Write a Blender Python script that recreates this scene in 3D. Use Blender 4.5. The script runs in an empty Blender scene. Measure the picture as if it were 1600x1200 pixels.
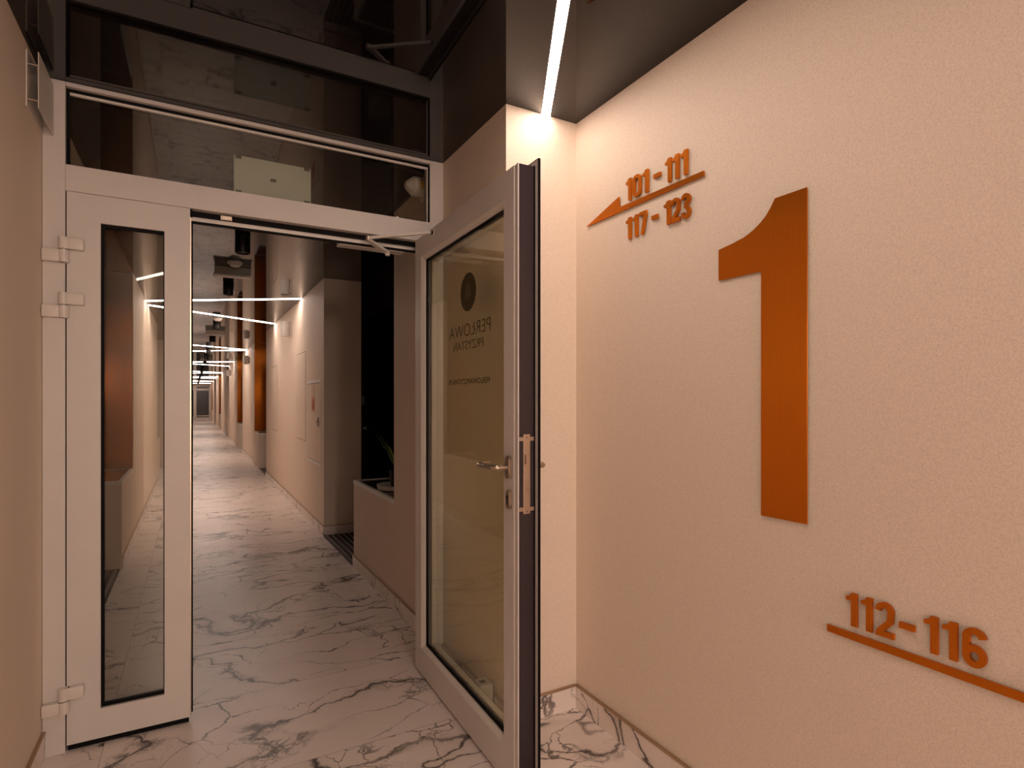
import bpy, bmesh, math, random
from mathutils import Vector, Matrix

random.seed(4)
SC = bpy.context.scene
COL = SC.collection
PI = math.pi

# ------------------------------------------------------------------ camera, light, exposure
CEIL = 2.441
cam_d = bpy.data.cameras.new('camera')
cam_d.sensor_width = 36.0
cam_d.lens = 894.0 / 1600.0 * 36.0
cam_d.shift_y = 26.0 / 1600.0
cam_d.clip_start = 0.02
cam_d.clip_end = 200
cam = bpy.data.objects.new('camera', cam_d)
COL.objects.link(cam)
cam.location = (0, 0, 1.28)
cam.rotation_euler = (PI / 2, 0, -0.5094)
SC.camera = cam

world = bpy.data.worlds.new('world')
SC.world = world
world.use_nodes = True
world.node_tree.nodes['Background'].inputs[0].default_value = (0.9, 0.8, 0.7, 1)
world.node_tree.nodes['Background'].inputs[1].default_value = 0.0

SC.view_settings.view_transform = 'Standard'
SC.view_settings.look = 'None'
SC.view_settings.gamma = 1.0
SC.view_settings.use_curve_mapping = False
SC.view_settings.exposure = 0.12
LED_COLOR = (1.0, 0.79, 0.67)
LED_POWER = 33.5
LED_POWER_FAR = 52.0
LED_POWER_FILL = 60.0  # added fill lines behind the viewer
FILL_GLOBE_POWER = 106.0  # added fill globes behind the viewer
SC.cycles.use_denoising = True
SC.cycles.max_bounces = 10
SC.cycles.diffuse_bounces = 5
SC.cycles.glossy_bounces = 6
SC.cycles.transparent_max_bounces = 16
SC.cycles.caustics_reflective = False
SC.cycles.caustics_refractive = False
SC.cycles.sample_clamp_indirect = 4.0

# ------------------------------------------------------------------ room measures
XL, XR = -0.470, 1.406          # walls of the hall
XS = 1.071                      # face of the pier beside the glazed frame
XC = 1.087                      # right wall of the corridor
YS = 1.965                      # front of the pier
YD, YB = 2.604, 2.680           # glazed frame, front and back
XBR, XBL = 1.440, -0.830        # backs of the door recesses
YEND = 45.0
YREAR = -9.0
YLOB = -2.2                      # unseen lobby behind the viewer, added to hold the fill globes

# ------------------------------------------------------------------ material helpers
class NT:
    def __init__(self, name):
        self.m = bpy.data.materials.new(name)
        self.m.use_nodes = True
        self.t = self.m.node_tree
        self.t.nodes.clear()
        self.out = self.t.nodes.new('ShaderNodeOutputMaterial')
    def n(self, typ, **kw):
        nd = self.t.nodes.new(typ)
        for k, v in kw.items():
            setattr(nd, k, v)
        return nd
    def put(self, sock, v):
        if v is None:
            return
        if isinstance(v, bpy.types.NodeSocket):
            self.t.links.new(v, sock)
        else:
            sock.default_value = v
    def math(self, op, a, b=None, c=None, clamp=False):
        nd = self.n('ShaderNodeMath', operation=op, use_clamp=clamp)
        self.put(nd.inputs[0], a); self.put(nd.inputs[1], b); self.put(nd.inputs[2], c)
        return nd.outputs[0]
    def vmath(self, op, a, b=None, scale=None):
        nd = self.n('ShaderNodeVectorMath', operation=op)
        self.put(nd.inputs[0], a); self.put(nd.inputs[1], b)
        if scale is not None:
            self.put(nd.inputs['Scale'], scale)
        return nd.outputs['Vector']
    def noise(self, vec, scale, detail=2.0, rough=0.5, color=False):
        nd = self.n('ShaderNodeTexNoise')
        self.put(nd.inputs['Vector'], vec)
        nd.inputs['Scale'].default_value = scale
        nd.inputs['Detail'].default_value = detail
        nd.inputs['Roughness'].default_value = rough
        return nd.outputs['Color' if color else 'Fac']
    def smooth(self, v, a, b, lo=0.0, hi=1.0):
        nd = self.n('ShaderNodeMapRange', interpolation_type='SMOOTHSTEP')
        self.put(nd.inputs[0], v)
        for i, x in enumerate((a, b, lo, hi)):
            nd.inputs[i + 1].default_value = x
        return nd.outputs[0]
    def mix(self, f, a, b):
        nd = self.n('ShaderNodeMix', data_type='RGBA')
        self.put(nd.inputs[0], f); self.put(nd.inputs[6], a); self.put(nd.inputs[7], b)
        return nd.outputs[2]
    def pos(self):
        return self.n('ShaderNodeNewGeometry').outputs['Position']
    def obj(self):
        return self.n('ShaderNodeTexCoord').outputs['Object']
    def bsdf(self, color, rough=0.5, metal=0.0, spec=0.5, ior=1.5, normal=None):
        b = self.n('ShaderNodeBsdfPrincipled')
        self.put(b.inputs['Base Color'], color)
        self.put(b.inputs['Roughness'], rough)
        self.put(b.inputs['Metallic'], metal)
        self.put(b.inputs['Specular IOR Level'], spec)
        self.put(b.inputs['IOR'], ior)
        if normal is not None:
            self.put(b.inputs['Normal'], normal)
        self.t.links.new(b.outputs[0], self.out.inputs[0])
        return b
    def bump(self, h, strength, dist):
        b = self.n('ShaderNodeBump')
        b.inputs['Strength'].default_value = strength
        b.inputs['Distance'].default_value = dist
        self.put(b.inputs['Height'], h)
        return b.outputs[0]

def rgb(r, g, b):
    return (r, g, b, 1.0)

def plain(name, c, rough=0.5, metal=0.0, spec=0.5, var=0.05):
    t = NT(name)
    f = t.noise(t.pos(), 9.0, 3.0)
    k = t.smooth(f, 0.3, 0.7, 0, 1)
    col = t.mix(k, rgb(*[x * (1 - var) for x in c]), rgb(*[min(1, x * (1 + var)) for x in c]))
    t.bsdf(col, rough, metal, spec)
    return t.m

def wallpaper(name, c, weave=1.0):
    t = NT(name)
    p = t.pos()
    fine = t.noise(p, 400.0, 2.0, 0.6)
    mid = t.noise(p, 190.0, 2.0, 0.6)
    big = t.noise(p, 2.2, 2.0)
    # short crossing threads of the vinyl weave
    sx = t.n('ShaderNodeSeparateXYZ'); t.put(sx.inputs[0], p)
    d1 = t.math('ADD', t.math('ADD', sx.outputs[0], sx.outputs[1]), sx.outputs[2])
    d2 = t.math('SUBTRACT', t.math('ADD', sx.outputs[0], sx.outputs[1]), sx.outputs[2])
    w1 = t.math('SINE', t.math('MULTIPLY', d1, 1150.0))
    w2 = t.math('SINE', t.math('MULTIPLY', d2, 1150.0))
    w = t.math('MULTIPLY', t.math('ADD', w1, w2), 0.12)
    k = t.smooth(t.math('ADD', t.math('MULTIPLY', fine, 0.6), t.math('MULTIPLY', mid, 0.4)), 0.33, 0.62, 0, 1)
    speck = t.smooth(t.noise(p, 260.0, 1.0), 0.68, 0.76, 0, 1)
    col = t.mix(k, rgb(*[x * (1 - .13 * weave) for x in c]), rgb(*[min(1, x * (1 + .05 * weave)) for x in c]))
    col = t.mix(t.math('MULTIPLY', speck, 0.35 * weave), col, rgb(c[0] * .5, c[1] * .45, c[2] * .4))
    col = t.mix(t.math('MULTIPLY', t.smooth(big, .3, .7), 0.10), col, rgb(c[0] * .9, c[1] * .92, c[2] * .86))
    h = t.math('ADD', t.math('ADD', fine, mid), w)
    t.bsdf(col, 0.62, 0.0, 0.35, normal=t.bump(h, 0.35 * weave, 0.0012))
    return t.m

def marble(name, tiled=True, seed=0.0, dark=1.0):
    t = NT(name)
    p = t.pos()
    sx = t.n('ShaderNodeSeparateXYZ'); t.put(sx.inputs[0], p)
    TX, TY, X0, Y0 = 2.488, 0.622, -0.287, 2.753
    fx = t.math('DIVIDE', t.math('SUBTRACT', sx.outputs[0], X0), TX)
    fy = t.math('DIVIDE', t.math('SUBTRACT', sx.outputs[1], Y0), TY)
    ix, iy = t.math('FLOOR', fx), t.math('FLOOR', fy)
    cmb = t.n('ShaderNodeCombineXYZ')
    t.put(cmb.inputs[0], ix); t.put(cmb.inputs[1], iy); cmb.inputs[2].default_value = seed
    wn = t.n('ShaderNodeTexWhiteNoise', noise_dimensions='3D')
    t.put(wn.inputs['Vector'], cmb.outputs[0])
    off = t.vmath('SCALE', wn.outputs['Color'], None, 23.0)
    q = t.vmath('ADD', p, off) if tiled else t.vmath('ADD', p, (seed * 3.1, seed * 1.7, seed))
    # bend the cloud of coordinates so that the veins wander
    wa = t.vmath('SCALE', t.vmath('SUBTRACT', t.noise(q, 1.7, 3.0, 0.55, True), (.5, .5, .5)), None, 0.50)
    wb = t.vmath('SCALE', t.vmath('SUBTRACT', t.noise(q, 13.0, 4.0, 0.65, True), (.5, .5, .5)), None, 0.065)
    q2 = t.vmath('ADD', t.vmath('ADD', q, wa), wb)
    qs = t.vmath('MULTIPLY', q2, (0.58, 1.5, 1.0))
    def ridge(v, scale, detail, width, rough=0.5):
        n = t.noise(v, scale, detail, rough)
        return t.smooth(t.math('ABSOLUTE', t.math('SUBTRACT', n, 0.5)), 0.0, width, 1.0, 0.0)
    def crack(v, scale, width, grow):
        vo = t.n('ShaderNodeTexVoronoi', feature='DISTANCE_TO_EDGE')
        t.put(vo.inputs['Vector'], v)
        vo.inputs['Scale'].default_value = scale
        d = t.math('DIVIDE', vo.outputs['Distance'], t.math('ADD', width * .35, t.math('MULTIPLY', grow, width)))
        return t.smooth(d, 0.25, 1.0, 1.0, 0.0)
    g1 = t.smooth(t.noise(q, 3.1, 3.0, 0.6), 0.40, 0.66)
    m1 = t.smooth(t.noise(q, 1.3, 2.0), 0.34, 0.52)
    m2 = t.smooth(t.noise(t.vmath('ADD', q, (7.3, 1.1, 4.0)), 2.3, 3.0), 0.39, 0.55)
    m3 = t.smooth(t.noise(t.vmath('ADD', q, (3.3, 9.1, 2.0)), 2.9, 2.0), 0.47, 0.60)
    m4 = t.smooth(t.noise(t.vmath('ADD', q, (9.3, 4.1, 1.0)), 1.7, 2.0), 0.46, 0.60)
    v1 = t.math('MULTIPLY', ridge(qs, 1.55, 2.0, 0.012), m1)
    v2 = t.math('MULTIPLY', crack(t.vmath('ADD', qs, (5.0, 2.0, 8.0)), 3.1, 0.020, g1), m2)
    v3 = t.math('MULTIPLY', crack(t.vmath('ADD', q2, (1.0, 6.0, 3.0)), 6.5, 0.026, g1), t.math('MULTIPLY', t.math('MULTIPLY', m3, m4), 0.85))
    # crumbly dark patches where the wide veins run
    n1 = t.noise(qs, 1.55, 2.0)
    band = t.smooth(t.math('ABSOLUTE', t.math('SUBTRACT', n1, 0.5)), 0.0, 0.045, 1.0, 0.0)
    crumb = t.math('MULTIPLY', t.math('MULTIPLY', band, t.smooth(t.noise(q, 1.9, 1.0), 0.46, 0.58)), ridge(q2, 15.0, 3.0, 0.075, 0.6))
    veins = t.math('MAXIMUM', t.math('MAXIMUM', v1, t.math('MULTIPLY', v2, 0.85)), t.math('MAXIMUM', v3, crumb), clamp=True)
    cloud = t.smooth(t.noise(q2, 1.6, 4.0, 0.55), 0.35, 0.75)
    base = t.mix(cloud, rgb(0.89, 0.80, 0.75), rgb(0.83, 0.73, 0.675))
    halo = t.math('MULTIPLY', t.math('MULTIPLY', band, m1), 0.20)
    base = t.mix(halo, base, rgb(0.40, 0.33, 0.29))
    tone = t.mix(t.smooth(t.noise(q, 5.0, 2.0), .4, .65), rgb(0.022, 0.017, 0.016), rgb(0.11, 0.072, 0.05))
    col = t.mix(t.math('MULTIPLY', veins, 0.95 * dark), base, tone)
    if tiled:
        def edge(f, size):
            fr = t.math('FRACT', f)
            d = t.math('MULTIPLY', t.math('MINIMUM', fr, t.math('SUBTRACT', 1.0, fr)), size)
            return t.smooth(d, 0.0007, 0.0016, 1.0, 0.0)
        j = t.math('MAXIMUM', edge(fx, TX), edge(fy, TY))
        col = t.mix(t.math('MULTIPLY', j, 0.65), col, rgb(0.25, 0.20, 0.17))
    t.bsdf(col, 0.30, 0.0, 0.36)
    return t.m

def copper(name, c, rough=0.36, tangent=(0, 1, 0)):
    t = NT(name)
    p = t.pos()
    st = t.noise(t.vmath('MULTIPLY', p, (420.0, 420.0, 6.0)), 1.0, 2.0, 0.6)
    k = t.smooth(st, 0.3, 0.7)
    col = t.mix(k, rgb(*[x * .97 for x in c]), rgb(*[min(1, x * 1.03) for x in c]))
    r = t.math('ADD', rough - 0.04, t.math('MULTIPLY', st, 0.08))
    b = t.bsdf(col, r, 1.0, 0.5, normal=t.bump(st, 0.04, 0.0006))
    b.inputs['Anisotropic'].default_value = 0.95
    tv = t.n('ShaderNodeCombineXYZ')
    for i in range(3):
        tv.inputs[i].default_value = tangent[i]
    t.put(b.inputs['Tangent'], tv.outputs[0])
    return t.m

def glass(name, tint):
    t = NT(name)
    g = t.n('ShaderNodeNewGeometry')
    ior = t.n('ShaderNodeMix', data_type='FLOAT')
    t.put(ior.inputs[0], g.outputs['Backfacing'])
    ior.inputs[2].default_value = 1.5
    ior.inputs[3].default_value = 1.0 / 1.5
    fr = t.n('ShaderNodeFresnel'); t.put(fr.inputs[0], ior.outputs[0])
    tr = t.n('ShaderNodeBsdfTransparent'); tr.inputs[0].default_value = rgb(*tint)
    gl = t.n('ShaderNodeBsdfGlossy'); gl.inputs['Roughness'].default_value = 0.0
    gl.inputs[0].default_value = rgb(0.95, 0.97, 0.93)
    mx = t.n('ShaderNodeMixShader')
    t.put(mx.inputs[0], fr.outputs[0]); t.put(mx.inputs[1], tr.outputs[0]); t.put(mx.inputs[2], gl.outputs[0])
    t.t.links.new(mx.outputs[0], t.out.inputs[0])
    return t.m

def led(name, power):
    t = NT(name)
    f = t.noise(t.pos(), 3.0, 1.0)
    e = t.n('ShaderNodeEmission')
    e.inputs[0].default_value = rgb(*LED_COLOR)
    t.put(e.inputs[1], t.math('MULTIPLY', t.math('ADD', 0.97, t.math('MULTIPLY', f, 0.06)), power))
    t.t.links.new(e.outputs[0], t.out.inputs[0])
    return t.m

def stretch_ceiling(name):
    t = NT(name)
    f = t.noise(t.pos(), 0.9, 2.0)
    col = t.mix(f, rgb(0.006, 0.0045, 0.0045), rgb(0.010, 0.008, 0.0075))
    r = t.math('MULTIPLY', f, 0.05)
    wob = t.noise(t.pos(), 1.3, 1.0)
    t.bsdf(col, r, 0.0, 0.5, 1.44, normal=t.bump(wob, 0.06, 0.010))
    return t.m

M = dict(
    paper=wallpaper('woven_wallpaper', (0.875, 0.745, 0.625)),
    paint=wallpaper('corridor_paint', (0.83, 0.695, 0.58), 0.25),
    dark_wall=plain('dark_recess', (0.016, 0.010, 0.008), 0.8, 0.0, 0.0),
    ceiling=stretch_ceiling('black_stretch_ceiling'),
    floor=marble('marble_tile'),
    skirt=marble('marble_skirting', False, 2.0),
    brass=plain('bronze_trim', (0.50, 0.36, 0.24), 0.35, 0.8),
    frame=plain('painted_metal', (0.70, 0.665, 0.64), 0.42, 0.0, 0.5, 0.015),
    hinge=plain('hinge_plastic', (0.76, 0.71, 0.66), 0.4, 0.0, 0.5, 0.02),
    gasket=plain('black_rubber', (0.004, 0.0035, 0.004), 0.6, 0.0, 0.12),
    core=plain('dark_core', (0.030, 0.020, 0.026), 0.35, 0.0, 0.5),
    bead=plain('glazing_bead', (0.80, 0.77, 0.73), 0.38, 0.0, 0.5, 0.015),
    steel=plain('brushed_steel', (0.55, 0.46, 0.37), 0.3, 1.0),
    dark_metal=plain('dark_slot', (0.03, 0.025, 0.02), 0.5, 0.5),
    copper=copper('brushed_copper', (0.78, 0.222, 0.018)),
    copper_edge=copper('brushed_copper_dark', (0.82, 0.24, 0.022), 0.42),
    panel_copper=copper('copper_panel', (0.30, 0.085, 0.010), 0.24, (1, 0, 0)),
    white=plain('white_plastic', (0.74, 0.69, 0.64), 0.4, 0.0, 0.5, 0.02),
    border=plain('white_border', (0.92, 0.88, 0.85), 0.4, 0.0, 0.5, 0.02),
    acrylic=plain('frosted_panel', (0.70, 0.76, 0.70), 0.35, 0.0, 0.5, 0.02),
    pad=plain('grey_pad', (0.20, 0.18, 0.15), 0.6),
    black=plain('black_metal', (0.007, 0.006, 0.006), 0.45),
    black_door=plain('black_door', (0.0022, 0.0018, 0.0015), 0.8, 0.0, 0.0),
    tray=plain('dark_stone', (0.020, 0.015, 0.013), 0.2),
    leaf=plain('leaf_green', (0.16, 0.26, 0.05), 0.45, 0.0, 0.5, 0.2),
    mat_black=plain('mat_black', (0.012, 0.010, 0.010), 0.8),
    mat_bar=plain('mat_aluminium', (0.24, 0.20, 0.18), 0.4, 0.6),
    yellow=plain('yellow_label', (0.72, 0.48, 0.04), 0.5),
    red=plain('red_print', (0.40, 0.05, 0.03), 0.5),
    orange=plain('orange_print', (0.66, 0.26, 0.12), 0.5),
    pale=plain('pale_print', (0.74, 0.52, 0.42), 0.5),
    logo=plain('glass_print', (0.115, 0.092, 0.066), 0.6),
    logo_light=plain('glass_print_light', (0.17, 0.135, 0.095), 0.6),
    grey=plain('grey_box', (0.42, 0.39, 0.34), 0.45),
    pane=glass('clear_pane', (0.88, 0.88, 0.85)),
    pane_leaf=glass('olive_pane', (0.97, 0.975, 0.89)),
    led=led('led_diffuser', LED_POWER),
    globe=led('fill_globe_opal', FILL_GLOBE_POWER),
    led_fill=led('led_diffuser_fill', LED_POWER_FILL),
    led_far=led('led_diffuser_far', LED_POWER_FAR),
)

# ------------------------------------------------------------------ mesh helpers
class MB:
    def __init__(self):
        self.bm = bmesh.new()
    def box(self, x0, x1, y0, y1, z0, z1, bev=0.0, seg=2):
        mat = Matrix.Translation(((x0 + x1) / 2, (y0 + y1) / 2, (z0 + z1) / 2)) @ Matrix.Diagonal((x1 - x0, y1 - y0, z1 - z0, 1))
        r = bmesh.ops.create_cube(self.bm, size=1.0, matrix=mat)
        if bev > 0:
            es = list({e for v in r['verts'] for e in v.link_edges})
            bmesh.ops.bevel(self.bm, geom=es, offset=bev, segments=seg, profile=0.5, affect='EDGES')
        return self
    def quads(self, rings, closed_u=True, cap=True):
        """rings: lists of points, joined one to the next"""
        vs = [[self.bm.verts.new(p) for p in r] for r in rings]
        n = len(vs[0])
        for a, b in zip(vs, vs[1:]):
            for i in range(n if closed_u else n - 1):
                j = (i + 1) % n
                try:
                    self.bm.faces.new((a[i], a[j], b[j], b[i]))
                except ValueError:
                    pass
        if cap and closed_u:
            self.bm.faces.new(list(reversed(vs[0])))
            self.bm.faces.new(vs[-1])
        return self
    def prism(self, pts, fn, d0, d1):
        """pts: 2-D outline; fn(u, v, d) -> 3-D"""
        self.quads([[fn(u, v, d0) for u, v in pts], [fn(u, v, d1) for u, v in pts]])
        return self
    def stroke(self, path, w, fn, d0, d1, closed=False):
        """flat ribbon of width w along a 2-D path, extruded"""
        n = len(path)
        L, R = [], []
        for i, (x, y) in enumerate(path):
            if closed:
                a, b = path[i - 1], path[(i + 1) % n]
            else:
                a, b = path[max(i - 1, 0)], path[min(i + 1, n - 1)]
            def nd(p, q):
                dx, dy = q[0] - p[0], q[1] - p[1]
                l = math.hypot(dx, dy) or 1.0
                return dx / l, dy / l
            d1_, d2_ = nd(a, (x, y)), nd((x, y), b)
            if a == (x, y): d1_ = d2_
            if b == (x, y): d2_ = d1_
            tx, ty = d1_[0] + d2_[0], d1_[1] + d2_[1]
            l = math.hypot(tx, ty) or 1.0
            tx, ty = tx / l, ty / l
            k = 1.0 / max(0.5, tx * d1_[0] + ty * d1_[1])
            nx, ny = -ty * k * w / 2, tx * k * w / 2
            L.append((x + nx, y + ny)); R.append((x - nx, y - ny))
        rings = []
        for l, r in zip(L, R):
            rings.append([fn(l[0], l[1], d0), fn(r[0], r[1], d0), fn(r[0], r[1], d1), fn(l[0], l[1], d1)])
        if closed:
            rings.append(rings[0])
            self.quads(rings, True, False)
            bmesh.ops.remove_doubles(self.bm, verts=self.bm.verts[:], dist=1e-6)
        else:
            self.quads(rings)
        return self
    def lathe(self, prof, org, axis='z', n=32):
        o = Vector(org)
        rings = []
        for r, h in prof:
            ring = []
            for i in range(n):
                a = 2 * PI * i / n
                c, s = r * math.cos(a), r * math.sin(a)
                v = {'z': (c, s, h), 'x': (h, c, s), 'y': (c, h, s)}[axis]
                ring.append(o + Vector(v))
            rings.append(ring)
        self.quads(rings)
        return self
    def tube(self, path, r, n=12):
        pts = [Vector(p) for p in path]
        rad = r if isinstance(r, (list, tuple)) else [r] * len(pts)
        up = None
        rings = []
        for i, p in enumerate(pts):
            t = (pts[min(i + 1, len(pts) - 1)] - pts[max(i - 1, 0)]).normalized()
            if up is None:
                up = Vector((0, 0, 1)) if abs(t.z) < .9 else Vector((1, 0, 0))
            a = t.cross(up)
            if a.length < 1e-6:
                a = t.orthogonal()
            a.normalize()
            b = a.cross(t).normalized()
            up = b
            rings.append([p + (a * math.cos(2 * PI * k / n) + b * math.sin(2 * PI * k / n)) * rad[i] for k in range(n)])
        self.quads(rings)
        return self
    def build(self, name, mat, parent=None, smooth=False):
        bm = self.bm
        bmesh.ops.recalc_face_normals(bm, faces=bm.faces[:])
        me = bpy.data.meshes.new(name)
        bm.to_mesh(me)
        bm.free()
        if smooth:
            for p in me.polygons:
                p.use_smooth = True
            me.set_sharp_from_angle(angle=math.radians(40))
        me.materials.append(mat)
        o = bpy.data.objects.new(name, me)
        COL.objects.link(o)
        if parent is not None:
            o.parent = parent
        return o

def tag(o, label=None, cat=None, group=None, kind=None):
    if label: o['label'] = label
    if cat: o['category'] = cat
    if group: o['group'] = group
    if kind: o['kind'] = kind
    return o

def thing(name, loc, label, cat, group=None, rz=0.0, kind=None):
    o = bpy.data.objects.new(name, None)
    o.empty_display_size = 0.05
    COL.objects.link(o)
    o.location = loc
    o.rotation_euler = (0, 0, rz)
    return tag(o, label, cat, group, kind)

def struct(o, label, cat):
    return tag(o, label, cat, None, 'structure')

def copy_tree(o, loc, label, group=None):
    c = o.copy(); COL.objects.link(c)
    c.location = loc
    c['label'] = label
    if group: c['group'] = group
    for ch in list(o.children):
        k = ch.copy(); COL.objects.link(k); k.parent = c
        for g in list(ch.children):
            h = g.copy(); COL.objects.link(h); h.parent = k
    return c

# ------------------------------------------------------------------ floor and ceiling
struct(MB().box(-3.4, 2.0, YREAR, YEND + .2, -0.12, 0.0).build('floor', M['floor']),
       'white marble tiled floor with dark grey and brown veins', 'floor')
struct(MB().box(-3.4, 2.0, YREAR, YEND + .2, CEIL, CEIL + .12).build('ceiling', M['ceiling']),
       'glossy black stretch ceiling mirroring the walls and floor', 'ceiling')

# ------------------------------------------------------------------ walls
def wall(name, x0, x1, y0, y1, mat, label):
    return struct(MB().box(x0, x1, y0, y1, 0.0, CEIL).build(name, mat), label, 'wall')

wall('wall_right', XR, 1.90, YREAR, YB, M['paper'], 'beige woven wallpaper wall that carries the copper numeral one')
wall('wall_front', XS, XR, YS, YB, M['paper'], 'narrow beige wallpapered pier behind the open glass door')
wall('wall_left', -1.2, XL, YLOB, 4.10, M['paint'], 'shaded plain brown-beige wall running beside the narrow door leaf')
struct(MB().box(-3.4, 1.9, YREAR - .2, YREAR, 0, CEIL).build('wall_rear', M['paint']), 'plain beige end wall of the hall behind the viewer', 'wall')

wall('wall_left', -3.4, -3.2, YREAR, YLOB, M['paint'], 'plain beige side wall of the added lobby behind the viewer')
wall('wall_front', -3.4, -1.2, YLOB, YLOB + .2, M['paint'], 'plain beige wall turning from the hall into the added lobby behind the viewer')
RIGHT = [(3.44, 5.60, 'near'), (10.45, 12.56, 'far'), (15.67, 17.65, 'far'), (21.64, 23.30, 'near'), (28.0, 30.0, 'far'), (34.0, 36.0, 'near'), (39.6, 41.4, 'far')]
LEFT = [(4.10, 6.215, 'far'), (10.35, 12.90, 'near'), (16.2, 18.3, 'near'), (22.3, 24.3, 'far'), (28.4, 30.4, 'near'), (34.4, 36.4, 'far'), (40.0, 42.0, 'near')]
ORD = ['first', 'second', 'third', 'fourth', 'fifth', 'sixth', 'seventh', 'eighth']
segs_r, segs_l = [], []
y = YB
for i, (a, b, k) in enumerate(RIGHT):
    segs_r.append((y, a)); y = b
segs_r.append((y, YEND))
y = 4.10
for i, (a, b, k) in enumerate(LEFT):
    if a > y: segs_l.append((y, a))
    y = b
segs_l.append((y, YEND))
for i, (a, b) in enumerate(segs_r):
    wall('wall_right', XC, XBR, a, b, M['paint'], 'plain beige corridor wall on the hydrant cabinet side, %s stretch beyond the glazed frame' % ORD[i])
for i, (a, b) in enumerate(segs_l):
    wall('wall_left', XBL, XL, a, b, M['paint'], 'plain beige corridor wall opposite the hydrant cabinet, %s stretch seen past the narrow leaf' % ORD[i])
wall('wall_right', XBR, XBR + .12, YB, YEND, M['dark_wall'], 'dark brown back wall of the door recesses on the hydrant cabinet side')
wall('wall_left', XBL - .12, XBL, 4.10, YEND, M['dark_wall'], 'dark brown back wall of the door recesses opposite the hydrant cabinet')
struct(MB().box(-1.2, 1.9, YEND, YEND + .15, 0, CEIL).build('wall_end', M['paint']), 'small beige wall closing the far end of the corridor', 'wall')

# ------------------------------------------------------------------ skirting of marble with a bronze edge
SK, ST = 0.088, 0.010
def skirting(name, x0, x1, y0, y1, label):
    b = MB().box(x0, x1, y0, y1, 0.0, SK).build(name, M['skirt'])
    struct(b, label, 'baseboard')
    e = 0.0015
    MB().box(x0 - e, x1 + e, y0 - e, y1 + e, SK, SK + 0.007).build('trim', M['brass'], b)
    return b
skirting('baseboard_right', XR - ST, XR, YREAR, YS - ST, 'marble skirting with bronze edge under the copper sign wall')
skirting('baseboard_front', XS - ST, XR - ST, YS - ST, YS, 'short marble skirting across the foot of the pier behind the open door')
skirting('baseboard_front', XS - ST, XS, YS, YD - .002, 'marble skirting on the side of the pier seen through the open door glass')
skirting('baseboard_left', XL, XL + ST, YLOB, YD - .002, 'marble skirting with bronze edge beside the narrow door leaf')
for i, (a, b) in enumerate(segs_r):
    hi = min(b + (1.0 if i == 0 else 0), YEND)
    skirting('baseboard_right', XC - ST, XC, a + (.002 if i == 0 else -ST), b if i else 4.452, 'marble skirting along the hydrant cabinet side of the corridor, %s stretch' % ORD[i])
for i, (a, b) in enumerate(segs_l):
    skirting('baseboard_left', XL, XL + ST, a - (.97 if i == 0 else ST), b, 'marble skirting along the corridor wall opposite the hydrant cabinet, %s stretch' % ORD[i])
skirting('baseboard_left', XL, XL + ST, YB + .002, 4.10, 'marble skirting just behind the narrow door leaf')
skirting('baseboard_right', XC, XBR, 5.60 - ST, 5.60, 'dark shaded marble skirting at the back of the first door recess')

# ------------------------------------------------------------------ LED lines in the ceiling
def line_light(p, q, ends, mat, label, group=None, w=0.036, drop=0.002):
    """p, q: axis ends; ends: ('x'|'y', value) planes that cut the two ends"""
    d = (Vector(q) - Vector(p)).normalized()
    nrm = Vector((-d.y, d.x))
    pts = []
    for (pl, val), sgn in ((ends[0], 1), (ends[0], -1), (ends[1], -1), (ends[1], 1)):
        o = Vector(p) + nrm * (sgn * w / 2)
        t = (val - (o.x if pl == 'x' else o.y)) / (d.x if pl == 'x' else d.y)
        s = o + d * t
        pts.append((s.x, s.y))
    m = MB()
    m.prism(pts, lambda u, v, z: (u, v, z), CEIL - drop, CEIL - 0.0005)
    o = m.build('led_line_light', mat)
    return tag(o, label, 'ceiling light', group)

g = 0.003
line_light((1.255, 1.965), (-0.47, -1.264), (('y', YS - g), ('x', XL + g)), M['led'],
           'wide bright white LED line on the ceiling ending above the pier')
line_light((1.406, -3.4), (-0.05, -4.5), (('x', XR - g), ('x', -0.05)), M['led_fill'],  # unseen line, added to brighten the sign wall and frame
           'added white LED fill line on the hall ceiling behind the viewer, nearer one')
line_light((-0.05, -5.4), (1.406, -6.6), (('x', -0.05), ('x', XR - g)), M['led_fill'],  # second unseen line, also added as fill
           'added white LED fill line on the hall ceiling behind the viewer, farther one')
for gx_, gy_, lab in ((0.0, -7.0, 'middle added opal fill globe in the lobby behind the viewer'),
                      (1.0, -5.2, 'added opal fill globe in the lobby behind the viewer, beside the sign wall'),
                      (-2.1, -6.4, 'added opal fill globe in the lobby behind the viewer, away from the sign wall')):
    pl = thing('fill_globe', (gx_, gy_, 1.85), lab, 'fill light')  # unseen glowing globe, added as fill for the hall walls and frame
    MB().lathe([(.045, .185)] + [(.20 * math.sin(PI * (k + .9) / 16), .20 * math.cos(PI * (k + .9) / 16)) for k in range(1, 15)] + [(.01, -.2)], (0, 0, 0), 'z', 32).build('globe', M['globe'], pl, True)
    MB().lathe([(.046, .17), (.046, .215), (.006, .225), (.006, CEIL - 1.851), (.05, CEIL - 1.851), (.05, CEIL - 1.8505)], (0, 0, 0), 'z', 20).build('cord', M['black'], pl)
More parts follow.
